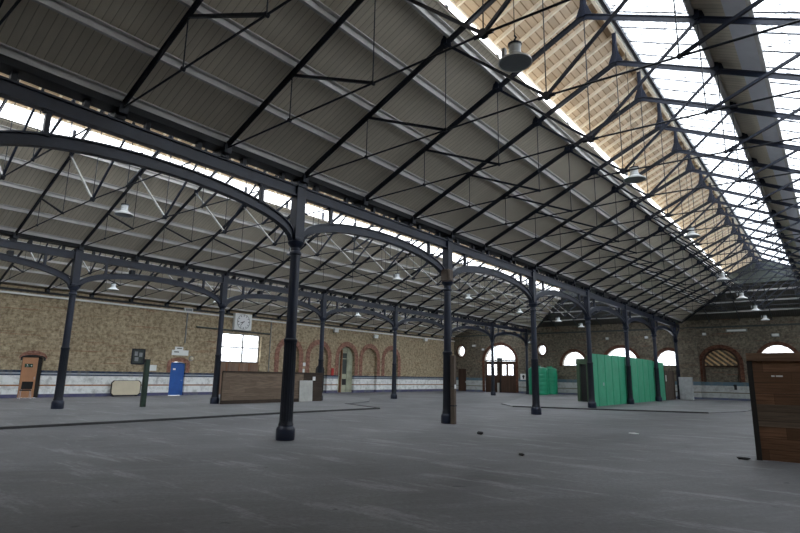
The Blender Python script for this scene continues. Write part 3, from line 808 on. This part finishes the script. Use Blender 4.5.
LM = ['nearest pendant lamp of the middle hall, seen under the first arched girder', 'second pendant lamp of the middle hall, hidden by the nearest column', 'third pendant lamp of the middle hall, under the second arched girder', 'fourth pendant lamp of the middle hall, right of the second near-row column',
      'fifth pendant lamp of the middle hall, left of the third near-row column', 'sixth pendant lamp of the middle hall, right of the third near-row column', 'seventh and farthest pendant lamp of the middle hall']
LS = ['nearest pendant lamp of the side hall, above the noticeboard wall', 'pendant lamp of the side hall between the clock and the noticeboard', 'pendant lamp of the side hall beyond the clock', 'pendant lamp of the side hall in front of the third brick arch',
      'pendant lamp of the side hall in front of the last brick arch', 'farthest pendant lamp of the side hall']
def lamps(x, ys, zs, ztop, labs, group):
    base = None
    for y, z, lab in zip(ys, zs, labs):
        o = pendant(ztop - z) if base is None or abs(ztop - z - base[1]) > .01 else dup(base[0], (x, y, z), lab)
        if base is None or abs(ztop - z - base[1]) > .01: index_kids(o); base = (o, ztop - z)
        o.location = (x, y, z); o['label'] = lab; o['group'] = group; o['category'] = 'ceiling lamp'
lamps(xn1 - .0, [7.94, 15.2, 22.8, 29.6, 36.3, 43, 49.0], [7.0, 7.05, 7.05, 6.35, 6.28, 6.28, 6.2], ZF + SL * 7 + LZ - .14, LN, 'pendant lamps of the main hall')
lamps(-18.04, [7.85 + BAY * k for k in range(6)] + [49.6], [6.69, 6.69, 6.65, 6.5, 6.34, 6.34, 6.3], ZF + SL * hw + LZ - .14, LM, 'pendant lamps of the middle hall')
lamps(XN3, [12.95, 19.3, 25.6, 32.2, 38.4, 44.8], [5.85, 5.9, 6.0, 6.3, 6.3, 6.3], ZN3 + .05, LS, 'pendant lamps of the side hall')

# ================================================================== THINGS ON THE LEFT WALL
t = thing('wall_clock', 'large square white clock box with a round dial above the big window', 'clock', (XW + .02, 25.14, 5.46))
MB().box(0, .3, -.76, .76, -.62, .63).build('clock_case', 'white', t, bevel=.03)
MB().prism([circ_loop(0, 0, .54, 40)], 0, .3, .315).build('dial', 'sign_white', t)
MB().prism([circ_loop(0, 0, .57, 40), circ_loop(0, 0, .545, 40)], 0, .3, .325).build('dial_rim', 'pipe_grey', t)
m = MB()
for k in range(12):
    a = k * math.pi / 6
    m.bar((.32, .42 * math.sin(a), .42 * math.cos(a)), (.32, .51 * math.sin(a), .51 * math.cos(a)), .05 if k % 3 else .07, .006, (1, 0, 0))
m.build('hour_marks', 'black', t)
def hand(deg, ln, w):
    a = math.radians(deg); return MB().bar((.325, -.08 * math.sin(a), -.08 * math.cos(a)), (.325, ln * math.sin(a), ln * math.cos(a)), w, .006, (1, 0, 0))
hand(250, .3, .05).build('hour_hand', 'black', t); hand(222, .42, .035).build('minute_hand', 'black', t)

def conduit(name, pts, r, mat, label, cat='pipe'):
    return tag(MB().tube(pts, r, 8).build(name, mat, None, True), label, cat)
conduit('conduit', [(XW + .07, 21.4, 4.8), (XW + .07, 27.9, 4.73)], .06, 'pinboard', 'dark horizontal conduit crossing the wall below the clock')
conduit('downpipe', [(XW + .06, 20.62, 5.85), (XW + .06, 20.62, 3.6)], .045, 'pipe_grey', 'grey vertical pipe down to the blue door')
conduit('downpipe', [(XW + .06, 28.0, 5.7), (XW + .06, 28.0, 1.7)], .035, 'pipe_grey', 'thin grey pipe on the wall between the big window and first arch')
t = thing('wall_box', 'white electrical box at the top of the pipe above the blue door', 'electrical box', (XW, 20.62, 6.0)); MB().box(.0, .2, -.3, .3, -.2, .05).build('box_body', 'white', t, bevel=.01); MB().box(.2, .215, -.25, .25, -.16, .01).build('box_lid', 'pipe_grey', t)
t = thing('door_sign', 'small stepped white signboard over the blue door', 'sign', (XW, 20.35, 2.8))
MB().box(0, .04, -.6, .62, -.06, .3).build('lower_board', 'white', t); MB().box(0, .04, -.4, .2, .3, .52).build('upper_board', 'white', t); MB().box(.04, .045, -.45, -.1, .13, .2).build('dark_lettering', 'pinboard', t); MB().box(.04, .045, -.25, .1, .38, .44).build('dark_lettering', 'pinboard', t)
t = thing('bulkhead_lamp', 'small round wall lamp beside the arch of the blue door', 'wall lamp', (XW, 21.2, 2.55))
MB().lathe([(.0, 0), (.12, 0), (.17, .04), (.17, .1), (.0, .1)], 20).build('lamp_base', 'pipe_grey', t, True).rotation_euler = (0, math.pi / 2, 0)
MB().lathe([(.13, .1), (.12, .17), (.07, .22), (.0, .23)], 20).build('lamp_globe', 'cream', t, True).rotation_euler = (0, math.pi / 2, 0)
t = thing('noticeboard', 'dark framed noticeboard on the brick wall right of the leftmost column', 'noticeboard', (XW, 17.46, 2.55))
MB().box(0, .04, -.4, .4, -.47, .47).build('board', 'pinboard', t); MB().prism([rect(-.43, .43, -.5, .5), rect(-.36, .36, -.43, .43)], 0, 0, .06).build('frame', 'iron_black', t)
for a, b, cc, dd in ((-.25, -.05, .05, .32), (.05, .26, -.02, .26), (-.22, .02, -.3, -.05)): MB().box(.04, .045, a, b, cc, dd).build('notice', 'pipe_grey', t)
tag(MB().box(XW, XW + .01, 18.3, 18.78, 1.66, 2.04).build('paper_notice', 'white'), 'plain white paper notice on the wall just above the dado', 'notice')
tag(MB().box(XW, XW + .015, 31.35, 31.95, 2.3, 2.58).build('paper_notice', 'white'), 'white notice on the brick pier between the first two arches', 'notice')
tag(MB().box(XW, XW + .015, 31.5, 31.85, 1.75, 2.05).build('paper_notice', 'white'), 'smaller white notice lowest on the pier between the first two arches', 'notice')
tag(MB().box(XW, XW + .08, 35.0, 35.3, 1.55, 2.2).build('alarm_box', 'red', bevel=.02), 'red box on the pier between the second and third arches', 'alarm box')
for i, (y, z, lab) in enumerate(((35.16, 5.6, 'white floodlight on the wall above the second and third arches'), (40.7, 5.42, 'white floodlight on the wall above the fourth arch'), (49.1, 5.62, 'white floodlight near the far end of the left wall'))):
    t = thing('floodlight', lab, 'floodlight', (XW + .012, y, z), 0, 'floodlights on the left wall')
    MB().box(0, .2, -.03, .03, -.03, .12).build('bracket', 'pipe_grey', t)
    MB().prism([[(.16, -.18), (.34, -.2), (.38, .12), (.2, .16)]], 1, -.26, .26).build('lamp_body', 'white', t)
    MB().prism([[(.17, -.185), (.33, -.205), (.335, -.22), (.165, -.2)]], 1, -.23, .23).build('lamp_glass', 'lamp_lens', t)
# folded table
t = thing('folded_table', 'cream table top stood on edge against the white dado', 'table', (XW + .28, 16.78, PLAT))
h, w_ = .98, .93
cut = .14
lp = [(-w_ + cut, .06), (w_ - cut, .06), (w_, .06 + cut), (w_, h - cut), (w_ - cut, h), (-w_ + cut, h), (-w_, h - cut), (-w_, .06 + cut)]
MB().prism([[(y * .96, .06 + (z - .06) * .97 + .015) for y, z in lp]], 0, .0, .035).build('table_top', 'cream', t)
MB().prism([lp, [(y * .95, .06 + (z - .06) * .94 + .03) for y, z in lp]], 0, -.02, .045).build('edge_band', 'dark_reveal', t)
for y in (-.72, .72):
    MB().box(-.2, -.0, y - .03, y + .03, 0, .06).build('foot', 'iron_black', t); MB().tube([(-.05, y, .05), (-.05, y, .9)], .02).build('folded_leg', 'iron_black', t)
# black chair
t = thing('stacking_chair', 'black chair standing askew in front of the orange door', 'chair', (XW + 1.3, 10.95, PLAT), math.radians(80))
MB().prism([[(-.23, -.22), (.23, -.22), (.25, .2), (.2, .24), (-.2, .24), (-.25, .2)]], 2, .43, .49).build('seat', 'black', t, bevel=.015)
MB().add([(-.25, -.24, .52), (.25, -.24, .52), (.25, -.34, .92), (-.25, -.34, .92), (-.25, -.28, .52), (.25, -.28, .52), (.25, -.38, .92), (-.25, -.38, .92)], [(0, 1, 2, 3), (7, 6, 5, 4), (0, 4, 5, 1), (3, 2, 6, 7), (0, 3, 7, 4), (1, 5, 6, 2)]).build('backrest', 'black', t, bevel=.015)
for sx in (-1, 1):
    MB().tube([(sx * .22, .2, .44), (sx * .25, .26, 0)], .013).build('leg', 'steel', t)
    MB().tube([(sx * .22, -.2, .44), (sx * .25, -.3, 0)], .013).build('leg', 'steel', t)
    MB().tube([(sx * .22, -.2, .46), (sx * .22, -.3, .8)], .012).build('back_tube', 'steel', t)

# ================================================================== SCREENS, POSTS AND HOARDINGS
# low plank screen between second row columns
t = thing('plank_screen', 'long low weathered plank screen between two second-row columns', 'hoarding', (XB + .55, 16.5, PLAT))
for k in range(7):
    MB().box(-.03, .03, 0.05, 5.45, .18 + k * .2, .18 + (k + 1) * .2 - .001).build('plank', 'planks_left', t)
MB().box(-.05, .07, 0.02, 7.0, 1.58, 1.66).build('cap_rail', 'planks_dark', t)
MB().box(-.03, .09, 0.0, 5.2, 0, .18).build('skirting', 'planks_dark', t)
for y in (.1, 1.8, 3.6, 5.4, 6.9): MB().box(-.11, -.03, y - .05, y + .05, 0, 1.6).build('post', 'planks_dark', t)
MB().box(-.03, .03, 5.45, 6.98, 0, 1.58).build('dark_end_board', 'planks_dark', t)
t = thing('loose_panel', 'pale grey board leaning on the right end of the low plank screen', 'board', (XB + .68, 22.1, PLAT))
MB().add([(0, -.5, 0), (.03, -.5, 0), (.03, .5, 0), (0, .5, 0), (-.04 + .0, -.5, 1.2), (-.01, -.5, 1.2), (-.01, .5, 1.2), (-.04, .5, 1.2)], [(3, 2, 1, 0), (4, 5, 6, 7), (0, 1, 5, 4), (1, 2, 6, 5), (2, 3, 7, 6), (3, 0, 4, 7)]).build('panel', 'grey_panel', t)
tag(MB().box(XB + .6, XB + .63, 22.65, 22.85, 1.2 + PLAT, 1.42 + PLAT).build('paper_notice', 'white'), 'small white note on the dark end of the low plank screen', 'notice')
# green post
t = thing('bollard_post', 'free-standing dark green post on the raised floor between two columns', 'post', (XB + .6, 12.5, PLAT))
MB().box(-.09, .09, -.1, .1, 0, 2.08).build('post_shaft', 'dark_green', t, bevel=.01); MB().box(-.05, .05, -.11, .11, 1.95, 2.1).build('post_cap', 'black', t)
# timber post on second column
t = thing('timber_post', 'brown timber post strapped to the foot of the second near-row column', 'post', (XA + .31, Y0C + BAY - .10, 0))
MB().box(-.075, .075, -.075, .075, 0, 2.35).build('post_shaft', 'post_wood', t, bevel=.01)
MB().box(.075, .085, -.05, .05, 1.2, 1.34).build('white_tag', 'sign_white', t)
MB().box(-.085, .085, -.085, .085, .6, .64).build('strap', 'iron_black', t)
# right plank screen
t = thing('plank_hoarding', 'tall brown plank hoarding at the right edge of the photo', 'hoarding', (-1.53, 14.07, 0), math.radians(1))
for k in range(9):
    z0 = .01 + k * .2275
    MB().box(.1, 4.45, 0, .04, z0, z0 + .2265).build('plank', 'planks_left' if k in (3, 4) else 'planks_brown', t)
MB().box(.0, 4.45, -.035, .02, 2.05, 2.22).build('top_rail', 'planks_cap', t)
MB().box(.0, .1, -.02, .16, 0, 2.2).build('end_post', 'dark_reveal', t)
for x in (1.5, 3.0, 4.35): MB().box(x, x + .09, .04, .13, 0, 2.2).build('rear_post', 'planks_brown', t)
for x in (.42, .5, .56): MB().box(x, x + .06, -.008, 0, 1.72, 1.75).build('white_mark', 'sign_white', t)
MB().box(1.0, 1.1, -.03, 0, 1.75, 1.9).build('hinge', 'iron_black', t)

# green corrugated hoarding
def sheet(y0, y1, h0, h1, t, x=0.):
    """trapezoidal sheet between y0 and y1"""
    pts = [(y0, 0), (y0 + .06, 0), (y0 + .1, .035), (y1 - .05, .035), (y1 - .01, 0), (y1, 0)]
    v = []
    for y, dx in pts:
        f = (y - y0) / (y1 - y0)
        v += [(x + dx, y, .02), (x + dx, y, h0 + (h1 - h0) * f)]
    m = MB()
    for k in range(len(pts) - 1):
        a, b, c_, d_ = v[2 * k], v[2 * k + 1], v[2 * k + 3], v[2 * k + 2]
        m.add([a, b, c_, d_] + [(p[0] - .012, p[1], p[2]) for p in (a, b, c_, d_)], [(0, 1, 2, 3), (7, 6, 5, 4), (0, 4, 5, 1), (1, 5, 6, 2), (2, 6, 7, 3), (3, 7, 4, 0)])
    return m.build('sheet', 'green_sheet', t)
XG = XA - .24
for (ya, yb, n, h0, h1, lab) in ((31.55, 38.3, 5, 3.02, 3.1, 'nearest section of the bright green sheet hoarding, between the fourth and fifth columns'), (38.32, 45.55, 5, 3.1, 3.06, 'middle section of the bright green sheet hoarding, between the fifth and sixth columns'), (45.57, 48.9, 2, 3.02, 2.98, 'last short section of the bright green sheet hoarding, beyond the sixth column')):
    t = thing('sheet_hoarding', lab, 'hoarding', (XG, ya, PLAT), 0, 'green sheet hoarding')
    for k in range(n):
        a = (yb - ya) * k / n; b = (yb - ya) * (k + 1) / n
        sheet(a + .01, b - .01, h0 + (h1 - h0) * k / n, h0 + (h1 - h0) * (k + 1) / n, t)
    if ya < 32: MB().box(.035, .05, 2.2, 2.42, 1.2, 1.38).build('lock_plate', 'steel', t)
    for z in (.4, 2.6): MB().box(-.1, -.015, 0, yb - ya, z, z + .1).build('rear_rail', 'green_paint', t)
    for y in (.05, (yb - ya) - .08): MB().box(-.18, -.1, y, y + .08, 0, 2.9).build('rear_post', 'green_paint', t)
# green doorway behind the fourth column
t = thing('booth_doorway', 'faded green timber doorway with a black opening behind the fourth column', 'doorway', (-14.75, 39.2, PLAT))
MB().box(0, .2, -.08, .08, 0, 3.0).build('post', 'green_paint', t); MB().box(3.1, 3.3, -.08, .08, 0, 3.0).build('post', 'green_paint', t)
MB().box(0, 3.3, -.12, .1, 2.62, 3.0).build('lintel', 'green_paint', t)
MB().box(.2, 3.1, .02, .06, 0, 2.62).build('black_door', 'black', t)
MB().box(.2, .26, -.02, .02, 0, 2.62).build('door_stile', 'dark_green', t)
# brown boards beyond
t = thing('board_fence', 'grey-brown upright board fence between the green hoarding and pale cabinet', 'fence', (XG, 49.0, PLAT))
for k in range(6): MB().box(0, .04, k * .56, k * .56 + .54, 0, 2.35 + .04 * (k % 2)).build('board', 'planks_vert', t)
MB().box(-.08, 0, 0, 3.35, 1.8, 1.9).build('rail', 'planks_vert', t); MB().box(-.08, 0, 0, 3.35, .4, .5).build('rail', 'planks_vert', t)
MB().box(.04, .05, .2, .5, 1.5, 2.0).build('white_notice', 'sign_white', t)
# pale cabinet
t = thing('electrical_cabinet', 'pale grey cabinet standing against the pier at the end of the near row', 'cabinet', (-10.22, 52.2, PLAT))
MB().box(-.5, .5, -.3, .2, 0, 1.88).build('cabinet_body', 'pale_cabinet', t, bevel=.02)
MB().box(-.47, -.01, -.32, -.3, .06, 1.84).build('cabinet_door', 'pale_cabinet', t); cd = MB().box(.01, .47, -.32, -.3, .06, 1.84).build('cabinet_door', 'pale_cabinet', t)
MB().box(.04, .07, -.35, -.32, .9, 1.05).build('handle', 'steel', cd)

# green tanks
def tank(loc, r, h, lab):
    t = thing('water_tank', lab, 'tank', loc, 0, 'green plastic tanks')
    prof = [(r * .97, 0), (r, .06)]
    z = .06
    while z < h - .35:
        prof += [(r, z + .3), (r * .985, z + .33), (r * .985, z + .37), (r, z + .4)]; z += .4
    prof += [(r, h - .2), (r * .93, h - .06), (r * .5, h + .06)]
    MB().lathe(prof, 36).build('tank_body', 'green_tank', t, True)
    MB().lathe([(.28, h + .0), (.28, h + .14), (.25, h + .17), (.0, h + .17)], 20).build('lid', 'green_tank', t, True)
    for k in range(6):
        a = k * math.pi / 3
        MB().box(-.05, .05, -.05, .05, .1, h - .25).build('rib', 'green_tank', t).matrix_local = Matrix.Translation((r * math.cos(a), r * math.sin(a), 0)) @ Matrix.Rotation(a, 4, 'Z')
tank((-23.35, 51.6, PLAT), .93, 2.62, 'larger green plastic tank, left of the two by the end wall')
tank((-23.35, 54.4, PLAT), .74, 2.62, 'narrower green plastic tank, right of the two by the end wall')

# end-wall fittings
t = thing('wall_sign', 'white square sign with a dark symbol right of the dark double doors', 'sign', (-26.7, YF, 1.75)); MB().box(-.36, .36, -.03, 0, -.32, .32).build('board', 'white', t); MB().prism([circ_loop(0, .05, .14, 16)], 1, -.04, -.03).build('symbol', 'black', t); MB().box(-.07, .07, -.04, -.03, -.22, -.02).build('symbol', 'black', t)
def bulk(x, z, lab, w=.16, s='bulkhead_lamp'):
    t = thing(s, lab, 'wall lamp', (x, YF, z), 0, 'small lamps on the end wall')
    MB().box(-w, w, -.12, 0, -.13, .13).build('lamp_base', 'pipe_grey', t, bevel=.02); MB().box(-w * .8, w * .8, -.2, -.12, -.1, .1).build('lamp_cover', 'white', t, bevel=.03)
bulk(-32.8, 5.2, 'square white lamp high on the end wall between small and double doors', .26)
bulk(-31.6, 4.75, 'tiny white lamp just left of the fanlight')
bulk(-25.9, 5.45, 'white lamp high on the end wall left of the second round window', .2)
bulk(-17.55, 5.6, 'white lamp on the end wall above the largest half-round window')
bulk(-13.9, 5.6, 'white lamp between the two half-round windows above the hoarding')
bulk(-9.0, 5.75, 'pale lamp above the bricked-up arch')
bulk(-3.75, 5.5, 'pale lamp directly above the rightmost half-round window', .3)
t = thing('wall_sign', 'long pale strip sign above the right side of the bricked-up arch', 'sign', (-6.5, YF, 6.0)); MB().box(-.8, .8, -.03, 0, -.12, .12).build('board', 'pipe_grey', t); MB().box(-.7, .7, -.035, -.03, -.07, .07).build('strip', 'white', t)
t = thing('dado_hook', 'small dark fitting on the white dado under the bricked-up arch', 'fitting', (-7.0, YF, 1.15)); MB().box(-.1, .1, -.08, 0, -.22, .22).build('plate', 'black', t); MB().box(-.14, .06, -.12, -.08, .08, .2).build('hook', 'black', t)

# loose bits on the floor
def rubble(loc, s, mat, name, label, cat):
    bm = bmesh.new(); bmesh.ops.create_icosphere(bm, subdivisions=2, radius=1)
    for v in bm.verts: v.co = Vector((v.co.x * s[0], v.co.y * s[1], max(-.8, v.co.z) * s[2])) * (1 + random.uniform(-.18, .18))
    me = bpy.data.meshes.new(name); bm.to_mesh(me); bm.free(); me.materials.append(M[mat])
    mz = min(v.co.z for v in me.vertices)
    o = bpy.data.objects.new(name, me); COL.objects.link(o); o.location = (loc[0], loc[1], -mz + .0); return tag(o, label, cat)
rubble((-8.2, 14.1, 0), (.1, .08, .05), 'stone', 'rubble_lump', 'small black lump lying on the open floor in the middle distance', 'rubble')
rubble((-5.05, 17.86, 0), (.16, .07, .02), 'white', 'paper_scrap', 'small white scrap on the floor right of centre', 'litter')
rubble((-5.4, 11.0, 0), (.06, .05, .03), 'stone', 'rubble_lump', 'tiny dark crumb on the floor in the right foreground', 'rubble')
rubble((-1.75, 13.9, 0), (.14, .04, .03), 'stone', 'bent_strip', 'dark strip lying at the foot of the right plank hoarding', 'litter')

# ================================================================== WORLD, CAMERA
w = bpy.data.worlds.new('overcast'); SC.world = w; w.use_nodes = True
nt = w.node_tree; bg = nt.nodes['Background']
tc = N(nt, 'ShaderNodeTexCoord'); s = sep(nt, tc.outputs['Generated'])
nt.links.new(ramp(nt, s[2], [(0, (.86, .90, .95)), (.35, (.90, .94, 1.0)), (1, (.96, .98, 1.0))]), bg.inputs['Color'])
bg.inputs['Strength'].default_value = 3.1

cam = bpy.data.cameras.new('camera'); co = bpy.data.objects.new('camera', cam); COL.objects.link(co)
cam.sensor_width = 36; cam.lens = 542.465 * 36 / 800; cam.clip_end = 300
p_, y_, r_ = .19925557, .67300313, .01759436
f = Vector((-math.sin(y_) * math.cos(p_), math.cos(y_) * math.cos(p_), math.sin(p_)))
rt = Vector((math.cos(y_), math.sin(y_), 0)); up = rt.cross(f)
r2 = rt * math.cos(r_) + up * math.sin(r_); u2 = -rt * math.sin(r_) + up * math.cos(r_)
mw = Matrix(((r2.x, u2.x, -f.x, 0), (r2.y, u2.y, -f.y, 0), (r2.z, u2.z, -f.z, CAMH), (0, 0, 0, 1)))
co.matrix_world = mw
SC.camera = co
SC.view_settings.view_transform = 'Standard'; SC.view_settings.look = 'None'; SC.view_settings.gamma = 1
SC.view_settings.use_curve_mapping = False; SC.view_settings.exposure = 0.93
SC.cycles.use_denoising = True
SC.cycles.max_bounces = 8; SC.cycles.diffuse_bounces = 5; SC.cycles.transparent_max_bounces = 12
SC.cycles.sample_clamp_indirect = 8
